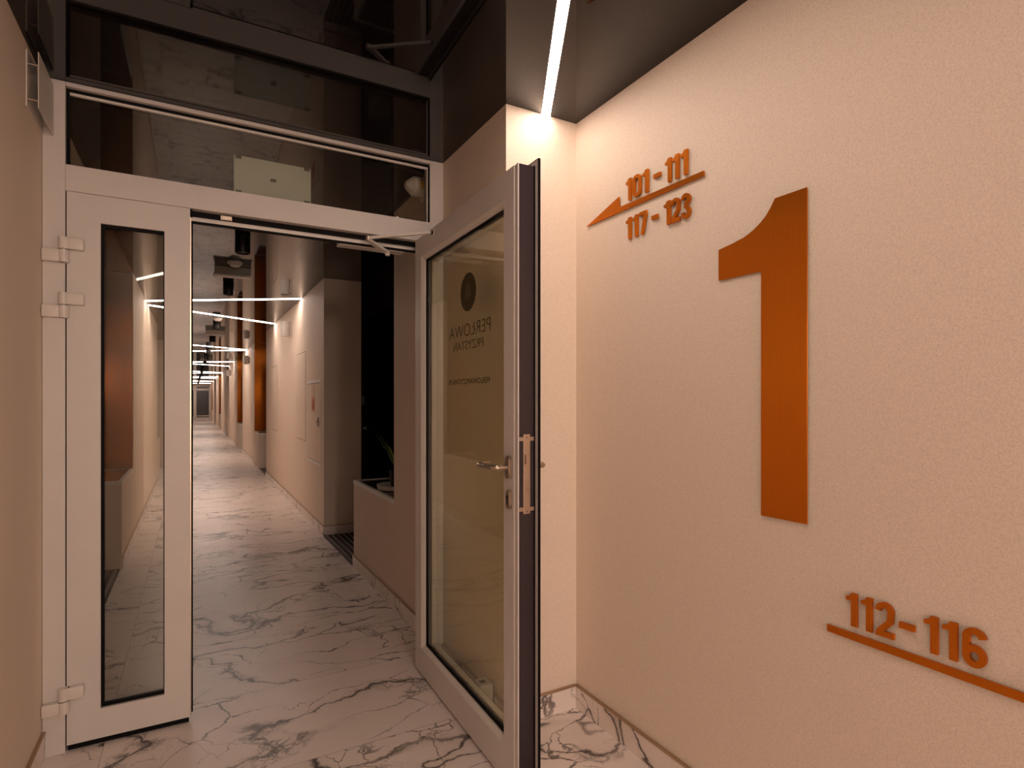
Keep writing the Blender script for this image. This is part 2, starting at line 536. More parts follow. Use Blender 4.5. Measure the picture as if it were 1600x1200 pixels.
CL = [((1.087, 6.868), (-0.47, 7.878), 'first white LED line across the corridor ceiling beyond the glazed frame'),
      ((-0.47, 8.214), (1.087, 9.293), 'second white LED line across the corridor ceiling, sloping down to the small wall drum'),
      ((-0.47, 13.33), (1.087, 14.38), 'third white LED line across the corridor ceiling, upper of the second pair'),
      ((1.087, 14.46), (-0.47, 15.75), 'fourth white LED line across the corridor ceiling, lower of the second pair'),
      ((1.087, 18.95), (-0.47, 20.0), None), ((-0.47, 20.3), (1.087, 21.5), None),
      ((-0.47, 25.6), (1.087, 26.6), None), ((1.087, 26.7), (-0.47, 28.0), None),
      ((1.087, 43.2), (-0.47, 44.1), None),
      ((1.087, 31.2), (-0.47, 32.2), None), ((-0.47, 32.5), (1.087, 33.7), None),
      ((-0.47, 37.8), (1.087, 38.8), None), ((1.087, 38.9), (-0.47, 40.2), None)]
for p, q, lab in CL:
    e0 = ('x', (XC - g) if p[0] > 0 else (XL + g))
    e1 = ('x', (XC - g) if q[0] > 0 else (XL + g))
    line_light(p, q, (e0, e1), M['led_far'], lab or 'thin white LED line among the crowded ones over the far end of the corridor',
               'LED lines along the corridor ceiling' if lab else 'LED lines over the far end of the corridor', drop=0.004)

# ------------------------------------------------------------------ glazed frame with transom
fr = thing('door_1', (0, YD, 0), 'white painted metal door frame with a glazed transom across the corridor', 'door frame', kind='structure')
F = lambda *a, **k: MB().box(*a, **k)
D0, D1 = 0.0, YB - YD
def loc_box(m, x0, x1, y0, y1, z0, z1, bev=0.0):
    return m.box(x0, x1, y0, y1, z0, z1, bev)
HZ0, HZ1, TZ = 2.044, 2.140, 2.424
loc_box(MB(), XL + .001, -0.403, D0, D1, 0, CEIL - .001, .002).build('jamb', M['frame'], fr)
loc_box(MB(), 1.001, XS - .0005, D0, D1, 0, CEIL - .001, .002).build('jamb', M['frame'], fr)
loc_box(MB(), -0.403, 1.001, D0, D1, HZ0, HZ1, .002).build('transom_bar', M['frame'], fr)
loc_box(MB(), -0.403, 1.001, D0, D1, TZ, CEIL - .001, .002).build('head_bar', M['frame'], fr)
# transom pane with its black gasket and bead
m = MB()
gx0, gx1 = -0.403, 1.001
for (a, b, c, d) in ((gx0, gx1, TZ - .011, TZ), (gx0, gx1, HZ1, HZ1 + .004), (gx0, gx0 + .010, HZ1 + .004, TZ - .011), (gx1 - .0025, gx1, HZ1 + .004, TZ - .011)):
    m.box(a, b, 0.020 if b < gx1 or a < 0 else 0.003, 0.034, c, d)
m.build('gasket', M['gasket'], fr)
m = MB()
m.box(gx0 + .010, gx1 - .0025, 0.024, 0.034, TZ - .020, TZ - .011)
m.box(gx1 - .007, gx1 - .0025, 0.024, 0.034, HZ1 + .004, TZ - .020)
m.build('glazing_bead', M['bead'], fr)
MB().box(gx0 + .002, gx1 - .002, 0.034, 0.054, HZ1 + .001, TZ - .001).build('transom_pane', M['pane'], fr)
# rebate under the transom bar
m = MB()
m.box(-0.006, 1.001, 0.036, 0.050, 2.024, HZ0)
m.box(-0.006, 1.001, 0.050, 0.074, 2.002, 2.008)
m.box(-0.010, 0.000, 0.010, 0.050, 2.020, HZ0)
m.build('seal', M['gasket'], fr)
MB().box(-0.006, 1.001, 0.050, D1, 2.008, HZ0).build('rebate_profile', M['bead'], fr)
m = MB()
m.box(0.101, 0.143, 0.026, 0.036, 2.024, 2.040, .001)
m.box(0.106, 0.118, 0.022, 0.026, 2.028, 2.036, .001)
m.box(0.126, 0.138, 0.022, 0.026, 2.028, 2.036, .001)
m.build('strike_plate', M['steel'], fr)
MB().box(0.985, 1.001, 0.050, D1, 0, 2.008).build('rebate_profile', M['frame'], fr)

# ------------------------------------------------------------------ narrow leaf on the left
nl = thing('door_2', (-0.401, YD, 0), 'narrow closed white door leaf with a tall slim pane and three white hinges', 'door', kind='structure')
W = 0.393
gx0, gx1, gz0, gz1 = 0.103, 0.306, 0.135, 1.940
Z0, Z1 = 0.026, 2.042
m = MB()
m.box(0.002, gx0, 0, 0.070, Z0, Z1)
m.box(gx1, W, 0, 0.070, Z0, Z1)
m.box(gx0, gx1, 0, 0.070, Z0, gz0)
m.box(gx0, gx1, 0, 0.070, gz1, Z1)
m.build('leaf_frame', M['frame'], nl)
m = MB()
for (a, b, c, d) in ((gx0, gx1, gz1 - .011, gz1), (gx0, gx1, gz0, gz0 + .012), (gx0, gx0 + .010, gz0 + .012, gz1 - .011), (gx1 - .004, gx1, gz0 + .012, gz1 - .011)):
    m.box(a, b, 0.012, 0.026, c, d)
m.build('gasket', M['gasket'], nl)
MB().box(gx0 + .001, gx1 - .001, 0.026, 0.050, gz0 + .001, gz1 - .001).build('pane', M['pane'], nl)
m = MB()
m.box(W, W + .010, 0.038, 0.056, Z0, 2.0)
m.build('seal', M['gasket'], nl)
MB().box(W, W + .004, 0.006, 0.034, Z0, 2.01).build('edge_profile', M['steel'], nl)
MB().box(0.004, W - .004, 0.010, 0.060, 0.004, Z0).build('bottom_seal', M['gasket'], nl)
MB().box(-0.0045, 0.002, 0.008, 0.05, Z0, Z1).build('joint_seal', M['gasket'], nl)
for zc in (1.823, 1.623, 0.196):
    h = MB()
    h.box(0.004, 0.056, -0.026, 0.0, zc + .004, zc + .047, .004)
    h.lathe([(.0165, zc + .004), (.0165, zc + .047)], (-0.004, -0.0145, 0), 'z', 20)
    hb = h.build('hinge', M['hinge'], nl, True)
    k = MB()
    k.box(-0.067, -0.004, -0.024, 0.0, zc - .044, zc, .004)
    k.lathe([(.0165, zc - .044), (.0165, zc)], (-0.004, -0.0145, 0), 'z', 20)
    k.lathe([(.006, zc - .002), (.006, zc + .008)], (-0.004, -0.0145, 0), 'z', 12)
    k.build('hinge_knuckle', M['hinge'], hb, True)

# ------------------------------------------------------------------ open leaf
ang = math.atan2(1.59 - 2.615, .908 - .930)
dl = thing('door_3', (0.930, 2.615, 0), 'wide glass door leaf with white frame standing open with printed lettering on its pane', 'door', rz=ang, kind='structure')
LW, TH = 1.027, 0.072                    # leaf length along local x, thickness along local y
ZB, ZT = 0.012, 2.042
ox0, ox1, oz0, oz1 = 0.087, 0.930, 0.128, 1.950      # opening in the face
# profile of the stiles and rails as rectangular bars
m = MB()
m.box(0.004, ox0, 0, 0.012, ZB, ZT)
m.box(ox0, ox1, 0, 0.012, ZB, oz0)
m.box(ox0, ox1, 0, 0.012, oz1, ZT)
# free stile with its fluted outer corner
pts = [(ox1, 0), (1.000, 0), (1.004, .0035), (1.012, .0035), (1.016, .001), (1.0255, .001), (LW, .003), (LW, .005), (ox1, .005)]
m.prism(pts, lambda u, v, z: (u, v, z), ZB, ZT)
m.build('leaf_frame', M['frame'], dl)
# sloping bead
m = MB()
def frame_ring(m, x0, x1, z0, z1, ya, w, yb):
    a = [(x0, ya, z0), (x1, ya, z0), (x1, ya, z1), (x0, ya, z1)]
    b = [(x0 + w, yb, z0 + w), (x1 - w, yb, z0 + w), (x1 - w, yb, z1 - w), (x0 + w, yb, z1 - w)]
    c = [(x0 + w, yb + .006, z0 + w), (x1 - w, yb + .006, z0 + w), (x1 - w, yb + .006, z1 - w), (x0 + w, yb + .006, z1 - w)]
    d = [(x0, yb + .006, z0), (x1, yb + .006, z0), (x1, yb + .006, z1), (x0, yb + .006, z1)]
    m.quads([a, b, c, d, a], True, False)
    bmesh.ops.remove_doubles(m.bm, verts=m.bm.verts[:], dist=1e-6)
frame_ring(m, ox0, ox1, oz0, oz1, 0.0012, 0.017, 0.012)
m.build('glazing_bead', M['bead'], dl)
m = MB()
gx0, gx1, gz0, gz1 = ox0 + .017, ox1 - .017, oz0 + .017, oz1 - .017
for (a, b, c, d) in ((gx0 - .01, gx1 + .01, gz1 - .006, gz1 + .01), (gx0 - .01, gx1 + .01, gz0 - .01, gz0 + .006), (gx0 - .01, gx0 + .006, gz0 + .006, gz1 - .006), (gx1 - .006, gx1 + .01, gz0 + .006, gz1 - .006)):
    m.box(a, b, 0.018, 0.024, c, d)
m.build('gasket', M['gasket'], dl)
MB().box(gx0 - .01, gx1 + .01, 0.024, 0.046, gz0 - .01, gz1 + .01).build('pane', M['pane_leaf'], dl)
# dark core of the profile seen on the edge, and the outer skin with its lip
m = MB()
m.box(0.006, ox0 - .006, 0.012, TH - .008, ZB + .002, ZT - .001)
m.box(ox1 + .006, LW - .0015, 0.005, TH - .008, ZB + .002, ZT - .001)
m.box(ox0 - .006, ox1 + .006, 0.012, TH - .008, ZB + .002, oz0 - .006)
m.box(ox0 - .006, ox1 + .006, 0.012, TH - .008, oz1 + .006, ZT - .001)
m.build('profile_core', M['core'], dl)
m = MB()
lx0, lx1 = 0.016, LW + .018
for (a, b, c, d) in ((lx0, ox0 + .012, ZB, ZT + .016), (ox1 - .012, lx1, ZB, ZT + .016), (ox0 + .012, ox1 - .012, ZB, oz0 + .012), (ox0 + .012, ox1 - .012, oz1 - .012, ZT + .016)):
    m.box(a, b, TH - .008, TH, c, d)
m.build('outer_skin', M['frame'], dl)
m = MB()
m.box(ox0 + .012, ox0 + .022, 0.046, TH - .004, oz0 + .012, oz1 - .012)
m.box(ox1 - .022, ox1 - .012, 0.046, TH - .004, oz0 + .012, oz1 - .012)
m.box(ox0 + .022, ox1 - .022, 0.046, TH - .004, oz0 + .012, oz0 + .022)
m.box(ox0 + .022, ox1 - .022, 0.046, TH - .004, oz1 - .022, oz1 - .012)
m.build('outer_bead', M['bead'], dl)
m = MB()
m.box(lx1, lx1 + .003, TH - .008, TH + .0005, ZB, ZT + .019)
m.box(lx0, lx1, TH - .008, TH + .0005, ZT + .016, ZT + .019)
m.box(LW - .0015, LW + .002, TH - .012, TH - .008, ZB + .004, ZT)
m.build('edge_seal', M['gasket'], dl)
# lever handles, one on each face
def lever(side):
    y0, s = (0.0, -1) if side == 'in' else (TH, 1)
    zc = 1.062
    xc = 0.975
    def rosette(zz, hh, mb, hw=.0165, t=.011):
        pts = []
        for i in range(24):
            a = 2 * PI * i / 24
            pts.append((xc + hw * math.cos(a), zz + (hh - hw) * (1 if math.sin(a) > 0 else -1) + hw * math.sin(a)))
        mb.prism(pts, lambda u, v, d: (u, y0 + s * d, v), 0.0005, t)
        pts2 = [(xc + (u - xc) * .86, zz + (v - zz) * .94) for u, v in pts]
        mb.prism(pts2, lambda u, v, d: (u, y0 + s * d, v), t, t + .002)
        return mb
    r = rosette(zc, .037, MB()).build('handle_plate', M['steel'], dl)
    p = []
    R = .014
    L = .125
    out = .058
    p += [(xc, y0 + s * .012, zc), (xc, y0 + s * (out - R), zc)]
    for i in range(1, 7):
        a = PI / 2 * i / 6
        p.append((xc - R + R * math.cos(a), y0 + s * (out - R + R * math.sin(a)), zc))
    p.append((xc - L + R, y0 + s * out, zc))
    for i in range(1, 7):
        a = PI / 2 * i / 6
        p.append((xc - L + R - R * math.sin(a), y0 + s * (out - R + R * math.cos(a)), zc))
    p.append((xc - L, y0 + s * .016, zc))
    MB().tube(p, .0095, 16).build('handle', M['steel'], r, True)
    e = rosette(0.957, .031, MB(), .0145, .009).build('key_plate', M['steel'], dl)
    k = MB()
    k.lathe([(.0048, 0), (.0048, .0012)], (xc, 0, 0), 'y', 14)
    kk = MB()
    pts = [(xc + .0055 * math.cos(2 * PI * i / 14), .965 + .0055 * math.sin(2 * PI * i / 14)) for i in range(14)]
    kk.prism(pts, lambda u, v, d: (u, y0 + s * d, v), .0112, .0122)
    kk.prism([(xc - .0028, .942), (xc + .0028, .942), (xc + .0028, .962), (xc - .0028, .962)], lambda u, v, d: (u, y0 + s * d, v), .0112, .0122)
    k.bm.free()
    kk.build('keyhole', M['dark_metal'], e)
lever('in'); lever('out')
# lock face plate on the leaf edge
E0 = LW - .0015
m = MB()
m.box(E0, E0 + .004, .020, .045, 0.915, 1.172, .001)
m.build('lock_plate', M['steel'], dl)
lk = MB()
lk.box(E0 + .0002, E0 + .003, .006, .060, 1.150, 1.163, .0008)
lk.box(E0 + .0002, E0 + .003, .006, .060, 0.924, 0.937, .0008)
lk.build('lock_bracket', M['steel'], dl)
m = MB(); m.prism([(.026, 1.077), (.040, 1.077), (.040, 1.105), (.026, 1.105)], lambda u, v, d: (E0 + d, u, v), .004, .011)
m.build('latch', M['steel'], dl)
m = MB(); m.box(E0 + .004, E0 + .0045, .0245, .0255, 1.074, 1.108); m.box(E0 + .004, E0 + .0045, .0405, .0415, 1.074, 1.108)
m.box(E0 + .004, E0 + .0045, .027, .0275, .985, 1.026); m.box(E0 + .004, E0 + .0045, .036, .0365, .985, 1.026)
m.box(E0 + .004, E0 + .0046, .031, .034, .921, .925); m.box(E0 + .004, E0 + .0046, .031, .034, 1.160, 1.164)
m.build('lock_slot', M['dark_metal'], dl)
# closer arm socket on the face
m = MB()
m.box(0.218, 0.258, -.0015, 0.001, 2.010, 2.033)
so = m.build('arm_socket', M['bead'], dl)
MB().box(0.222, 0.252, -.0022, -.0014, 2.013, 2.030).build('socket_hole', M['gasket'], so)

# printed emblem and lettering on the pane, read from the far face
PY = 0.0462
def pane_fn(u, v, d):
    return (u, PY + d, v)
m = MB()
cu, cz, r0 = 0.525, 1.716, 0.077
m.prism([(cu + r0 * math.cos(2 * PI * i / 56), cz + r0 * math.sin(2 * PI * i / 56)) for i in range(56)], pane_fn, 0.0, 0.0006)
em = m.build('emblem', M['logo'], dl)
m = MB()
for back in (-0.0005, 0.0006):
    d0, d1 = (back, back + .0004) if back > 0 else (back, 0.0)
    sail = [(cu + .003, cz + .052)] + [(cu + .003 - .034 * math.sin(PI * .5 * i / 10), cz + .052 - .085 * i / 10) for i in range(1, 11)] + [(cu + .003, cz - .020)]
    m.prism(sail, lambda u, v, d: (u, PY + d, v), d0, d1)
    jib = [(cu + .008, cz + .036)] + [(cu + .008 + .026 * (i / 8) ** .7, cz + .036 - .056 * i / 8) for i in range(1, 9)] + [(cu + .008, cz - .022)]
    m.prism(jib, lambda u, v, d: (u, PY + d, v), d0, d1)
m.build('emblem_sail', M['logo_light'], em)

def lettering(text, u_start, width, z0, height, bold=0.0, name='lettering'):
    cu_ = bpy.data.curves.new('lettering_curve', 'FONT')
    cu_.body = text
    cu_.size = 1.0
    cu_.extrude = 0.0
    cu_.offset = bold
    cu_.resolution_u = 4
    tmp = bpy.data.objects.new('lettering_tmp', cu_)
    COL.objects.link(tmp)
    bpy.context.view_layer.update()
    me = bpy.data.meshes.new_from_object(tmp.evaluated_get(bpy.context.evaluated_depsgraph_get()))
    bpy.data.objects.remove(tmp)
    xs = [v.co.x for v in me.vertices]; ys = [v.co.y for v in me.vertices]
    x0, x1 = min(xs), max(xs)
    cap = 0.70
    for v in me.vertices:
        v.co = Vector((u_start - (v.co.x - x0) / (x1 - x0) * width, PY, z0 + v.co.y / cap * height))
    bm = bmesh.new(); bm.from_mesh(me)
    r = bmesh.ops.extrude_face_region(bm, geom=bm.faces[:])
    for v in [g_ for g_ in r['geom'] if isinstance(g_, bmesh.types.BMVert)]:
        v.co.y += 0.0005
    bmesh.ops.recalc_face_normals(bm, faces=bm.faces[:])
    bm.to_mesh(me); bm.free()
    me.materials.clear(); me.materials.append(M['logo'])
    o = bpy.data.objects.new(name, me); COL.objects.link(o); o.parent = dl
    return o
lettering('PERŁOWA', 0.731, 0.404, 1.540, 0.052, -0.012)
lettering('PRZYSTAŃ', 0.669, 0.298, 1.487, 0.035, -0.010)
lettering('PERLOWAPRZYSTAN.PL', 0.725, 0.415, 1.347, 0.022, 0.004)

# ------------------------------------------------------------------ door closer under the transom bar
dc = thing('door_closer', (0.80, 2.70, 2.0), 'white folding arm door closer between the transom bar and the open leaf', 'door closer')
m = MB(); m.box(-0.21, 0.10, YB - 2.70 + .002, 0.045, 0.000, 0.060, .003)
m.build('closer_body', M['bead'], dc)
def bar(m, a, b, w, h):
    a, b = Vector(a), Vector(b)
    d = (b - a).normalized()
    s = d.cross(Vector((0, 0, 1))).normalized() * (w / 2)
    u = Vector((0, 0, h / 2))
    m.quads([[a + s - u, a + s + u, a - s + u, a - s - u], [b + s - u, b + s + u, b - s + u, b - s - u]])
O = Vector((0.80, 2.70, 2.0))
elb = Vector((0.690, 2.565, 2.012)) - O
soc = Vector((0.9185, 2.378, 2.022)) - O
piv = Vector((0.818, 2.690, 1.990)) - O
m = MB(); bar(m, soc, elb, .015, .011); m.build('arm', M['bead'], dc)
m = MB(); bar(m, elb + Vector((0, 0, -.008)), piv, .024, .012)
m.lathe([(.011, -.014), (.011, .014)], piv, 'z', 16)
m.build('arm', M['bead'], dc)
MB().lathe([(.010, -.014), (.010, .007)], elb, 'z', 16).build('elbow_pin', M['steel'], dc, True)

# ------------------------------------------------------------------ pale sign panel behind the transom pane
ep = thing('sign_panel', (0.306, 2.664, 2.15), 'pale blank sign panel with small grey pads fixed behind the transom pane', 'sign')
MB().box(-.154, .155, 0, .004, 0, .163, .0008).build('panel', M['acrylic'], ep)
for (a, c) in ((-.148, .149), (.126, .149), (-.148, .003), (.126, .003), (-.012, .075)):
    MB().box(a, a + .023, -.0055, -.0002, c, c + .012).build('pad', M['pad'], ep)

# ------------------------------------------------------------------ double plate sign on the left wall
ws = thing('exit_sign', (XL, 2.371, 2.231), 'small white double-plate sign standing off the wall above the narrow door leaf', 'sign')
MB().box(.001, .005, 0, .226, 0, .181, .0008).build('back_plate', M['white'], ws)
MB().box(.032, .035, 0, .226, 0, .181, .0008).build('front_plate', M['white'], ws)
for (yy, zz) in ((.020, .030), (.206, .030), (.020, .145), (.206, .145)):
    MB().lathe([(.0035, .005), (.0035, .032)], (0, yy, zz), 'x', 12).build('spacer', M['steel'], ws, True)
MB().lathe([(.0025, .0052), (.0025, .0058)], (0, .012, .022), 'x', 10).build('screw', M['dark_metal'], ws)

# ------------------------------------------------------------------ alarm sounder behind the transom
so = thing('alarm_sounder', (XC, 2.79, 2.366), 'white cone-shaped alarm sounder with yellow label high on the wall behind the transom', 'alarm')
MB().box(-.034, -.001, -.042, .042, -.042, .046, .006).build('mount', M['white'], so)
MB().lathe([(.058, -.034), (.066, -.037), (.066, -.050), (.058, -.054)], (0, 0, 0), 'x', 36).build('base', M['white'], so, True)
MB().lathe([(.050, -.054), (.049, -.105), (.046, -.112), (.020, -.144), (.012, -.149)], (0, 0, 0.006), 'x', 36).build('horn', M['white'], so, True)
m = MB()
rr = .0497
def cyl_patch(m, a0, a1, x0, x1, r):
    n = 6
    A = [[(x, -r * math.cos(a0 + (a1 - a0) * i / n), .006 + r * math.sin(a0 + (a1 - a0) * i / n)) for i in range(n + 1)] for x in (x0, x1)]
    B = [[(x, -(r + .0006) * math.cos(a0 + (a1 - a0) * i / n), .006 + (r + .0006) * math.sin(a0 + (a1 - a0) * i / n)) for i in range(n + 1)] for x in (x0, x1)]
    for i in range(n):
        q = [A[0][i], A[0][i + 1], A[1][i + 1], A[1][i]]
        w = [B[0][i], B[0][i + 1], B[1][i + 1], B[1][i]]
        m.quads([q, w])
cyl_patch(m, -.40, .20, -.082, -.066, .0502); m.build('warning_label', M['yellow'], so)
m = MB(); cyl_patch(m, .28, .48, -.080, -.070, .0502); m.build('label_mark', M['red'], so)

# ------------------------------------------------------------------ magnetic door stop behind the leaf
ds = thing('door_holder', (XS - ST - .0, 2.085, 0), 'small grey door holder block on the skirting behind the open door glass', 'door stop')
MB().box(-.062, -.0025, -.036, .036, 0.0, 0.140, .006).build('block', M['grey'], ds)
MB().lathe([(.026, -.063), (.026, -.070), (.022, -.072)], (0, 0, .085), 'x', 24).build('magnet', M['steel'], ds, True)
m = MB(); m.box(-.045, -.022, -.010, .012, 0.1395, 0.1412); m.build('screw_recess', M['dark_metal'], ds)

# ------------------------------------------------------------------ copper wayfinding on the sign wall
def sign_fn(u, v, d):                     # u runs towards the viewer's right hand (-Y), d stands off the wall
    return (XR - d, -u, v)
one = [(-1.215, 1.645), (-1.066, 1.645), (-1.066, 0.957), (-0.928, 0.957), (-0.928, 1.837), (-1.022, 1.837),
       (-1.034, 1.818), (-1.050, 1.797), (-1.070, 1.781), (-1.095, 1.766), (-1.125, 1.754), (-1.165, 1.746), (-1.215, 1.739)]
o = MB().prism(one, sign_fn, 0.003, 0.0065).build('numeral_sign', M['copper'])
tag(o, 'tall brushed copper numeral one mounted on the beige wallpaper', 'sign')
def glyph(ch, m, u0, z0, h, wd):
    """a bold condensed digit, u0 its left edge, wd its width, h its height"""
    fn = sign_fn
    d0, d1 = .002, .010
    P = lambda x, y: (u0 + x * wd, z0 + y * h)
    sw = .165 * h
    ax, ay = sw / 2 / wd, sw / 2 / h
    def arc(cx, cy, rx, ry, a0, a1, n=9):
        return [P(cx + rx * math.cos(math.radians(a0 + (a1 - a0) * i / n)), cy + ry * math.sin(math.radians(a0 + (a1 - a0) * i / n))) for i in range(n + 1)]
    if ch == '1':
        m.prism([P(1, 0), P(1, 1), P(.52, 1), P(.38, .90), P(.05, .87), P(.05, .765), P(.50, .765), P(.50, 0)], fn, d0, d1)
    elif ch == '7':
        k = 2 * ax
        m.prism([P(0, 1), P(1, 1), P(1, .83), P(.20 + k, 0), P(.20, 0), P(1 - k, .84), P(0, .84)], fn, d0, d1)
    elif ch == '-':
        m.prism([P(0, 0), P(1, 0), P(1, 1), P(0, 1)], fn, d0, d1)
    elif ch == '0':
        ry = .5 * wd / h * .9
        path = arc(.5, 1 - ay - ry + ay, .5 - ax, ry - ay, 0, 180) + arc(.5, ry, .5 - ax, ry - ay, 180, 360)
        m.stroke(path, sw, fn, d0, d1, True)
    elif ch == '2':
        ry = .25
        path = arc(.5, 1 - ry, .5 - ax, ry - ay, 185, 0, 12) + [P(1 - ax - .02, .66), P(.80, .48), P(.42, .25), P(.18, ay + .02)]
        m.stroke(path, sw, fn, d0, d1)
        m.prism([P(.02, 0), P(1, 0), P(1, 2 * ay), P(.06, 2 * ay)], fn, d0, d1 - .0002)
    elif ch == '3':
        m.stroke(arc(.5, .76, .5 - ax, .24 - ay, 178, -60, 12) + [P(.42, .53)], sw, fn, d0, d1)
        m.stroke([P(.42, .53)] + arc(.5, .26, .5 - ax, .26 - ay, 62, -178, 12), sw, fn, d0, d1 - .0002)
    elif ch == '6':
        m.stroke(arc(.5, .75, .5 - ax, .25 - ay, 5, 180, 9) + [P(ax, .5), P(ax, .28)], sw, fn, d0, d1)
        m.stroke(arc(.5, .285, .5 - ax, .285 - ay, 0, 345, 22) + [], sw, fn, d0, d1 - .0002, True)
    return m
def direction_sign(loc_u, label, arrow, rows):
    root = thing('direction_sign', (XR, -loc_u, 1.0), label, 'sign')
    inv = Matrix.Translation(-root.location)
    for pts in arrow:
        a = MB().prism(pts, sign_fn, .002, .008).build('arrow', M['copper'], root)
        a.data.transform(inv)
    for (ch, a, b, z0, h) in rows:
        d = glyph(ch, MB(), -a, z0, h, a - b).build('dash' if ch == '-' else 'numeral', M['copper_edge'], root)
        d.data.transform(inv)
Z1, Z2, Z3 = 2.0145, 1.8725, 0.7330
direction_sign(-1.58, 'copper direction sign with half arrow pointing towards the doors, 101 - 111 above 117 - 123',
    [[(-1.882, 1.987), (-1.273, 1.985), (-1.273, 2.001), (-1.679, 2.006), (-1.681, 2.046)]],
    [('1', 1.640, 1.612, Z1, .080), ('0', 1.603, 1.559, Z1, .081), ('1', 1.553, 1.522, Z1, .081), ('-', 1.495, 1.462, 2.050, .014),
     ('1', 1.440, 1.412, Z1, .081), ('1', 1.407, 1.377, Z1, .081), ('1', 1.370, 1.339, Z1, .081),
     ('1', 1.640, 1.612, Z2, .079), ('1', 1.604, 1.576, Z2, .079), ('7', 1.567, 1.530, Z2, .080), ('-', 1.504, 1.474, 1.909, .014),
     ('1', 1.446, 1.415, Z2, .080), ('2', 1.411, 1.372, Z2, .080), ('3', 1.367, 1.327, Z2 - .001, .082)])
direction_sign(-0.57, 'copper direction sign reading 112 - 116 over a long bar, low on the beige wallpaper',
    [[(-0.873, 0.699), (-0.264, 0.697), (-0.464, 0.757), (-0.466, 0.716), (-0.873, 0.716)]],
    [('1', .826, .798, Z3, .080), ('1', .790, .763, Z3, .080), ('2', .756, .715, Z3, .080), ('-', .704, .672, .766, .014),
     ('1', .655, .627, Z3, .080), ('1', .620, .591, Z3, .080), ('6', .582, .540, Z3, .081)])

# ------------------------------------------------------------------ corridor: planter ledges, copper panels, mats
def planter(side, y0, y1, label, group=None):
    xf, xb = (XC, XBR) if side == 'r' else (XL, XBL)
    s = 1 if side == 'r' else -1
    root = thing('planter_box', (xf, y0, 0), label, 'planter', group)
    W_, L_ = abs(xb - xf), y1 - y0
    X = lambda a, b: (min(s * a, s * b), max(s * a, s * b))
    m = MB(); m.box(*X(0.0, W_ - .001), 0.001, L_ - .001, 0, .640); m.build('body', M['paint'], root)
    m = MB()
    m.box(*X(-.003, .022), 0.0, L_, .640, .668)
    m.box(*X(.022, W_ - .001), 0.0, .022, .640, .668)
    m.box(*X(.022, W_ - .001), L_ - .022, L_, .640, .668)
    m.build('edge_trim', M['bead'], root)
    m = MB(); m.box(*X(.022, W_ - .001), .022, L_ - .022, .640, .662); m.build('tray', M['tray'], root)
    return root
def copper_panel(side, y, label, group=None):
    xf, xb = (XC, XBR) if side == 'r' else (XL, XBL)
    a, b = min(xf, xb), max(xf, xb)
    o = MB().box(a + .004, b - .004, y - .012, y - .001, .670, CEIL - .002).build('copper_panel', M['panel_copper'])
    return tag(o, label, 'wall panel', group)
for i, (a, b, k) in enumerate(RIGHT):
    if k == 'near':
        planter('r', a, a + 1.01, '%s beige planter ledge with black top on the cabinet side of the corridor' % ORD[i], 'planter ledges on the cabinet side')
    else:
        planter('r', b - .81, b, '%s beige planter ledge below a copper panel on the cabinet side of the corridor' % ORD[i], 'planter ledges on the cabinet side')
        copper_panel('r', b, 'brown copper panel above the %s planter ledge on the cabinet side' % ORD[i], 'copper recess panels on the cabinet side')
for i, (a, b, k) in enumerate(LEFT):
    if i > 2: continue
    if k == 'near':
        planter('l', a, a + .80, '%s beige planter ledge seen through the narrow leaf pane' % ORD[i])
    else:
        planter('l', b - .968, b, '%s beige planter ledge seen through the narrow leaf pane, below the copper panel' % ORD[i])
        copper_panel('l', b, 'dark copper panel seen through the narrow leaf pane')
def door_mat(x0, x1, y0, y1, label):
    root = thing('entrance_mat', ((x0 + x1) / 2, (y0 + y1) / 2, 0), label, 'doormat')
    hx, hy = (x1 - x0) / 2, (y1 - y0) / 2
    MB().box(-hx, hx, -hy, hy, 0.0, .006).build('backing', M['mat_black'], root)
    m = MB()
    n = 7
    for i in range(n):
        c = -hx + (i + .5) * 2 * hx / n
        m.box(c - .010, c + .010, -hy + .01, hy - .01, .006, .011)
    m.box(-hx, -hx + .004, -hy, hy, .006, .010)
    m.build('rib', M['mat_bar'], root)
door_mat(1.080, 1.432, 4.46, 5.585, 'black entrance mat with grey ribs in the first door recess')
door_mat(-.822, -.478, 4.12, 5.235, 'black ribbed entrance mat seen through the narrow leaf pane')
door_mat(1.095, 1.432, 10.47, 11.735, 'black ribbed entrance mat in front of the planter ledge under the copper panel')

# ------------------------------------------------------------------ first recess: door, card reader, plant
d4 = thing('door_4', (XBR, 4.93, 0), 'black room door in the dark first recess', 'door', kind='structure')
MB().box(-.030, -.001, -.36, .345, .012, 2.03, .002).build('leaf', M['black_door'], d4)
h = MB(); h.lathe([(.012, 0), (.012, -.045)], (-.030, .27, 1.03), 'x', 14); h.box(-.085, -.070, .16, .283, 1.02, 1.04, .003)
h.build('handle', M['dark_metal'], d4)
cr = thing('card_reader', (XBR, 5.47, 1.24), 'small black card reader on the dark wall beside the black room door', 'card reader')
MB().box(-.020, -.001, -.040, .040, 0, .085, .004).build('housing', M['black'], cr)
MB().box(-.021, -.0195, -.020, .020, .030, .055).build('reader_window', M['dark_metal'], cr)
pp = thing('potted_plant', (1.255, 3.895, .6625), 'spiky green plant in a white dish on the black planter ledge', 'plant')
MB().lathe([(.09, 0), (.135, .004), (.142, .034), (.132, .034), (.09, .012)], (0, 0, 0), 'z', 36).build('dish', M['white'], pp, True)
MB().lathe([(.045, .012), (.056, .13), (.050, .13), (.045, .11)], (0, 0, 0), 'z', 30).build('pot', M['black'], pp, True)
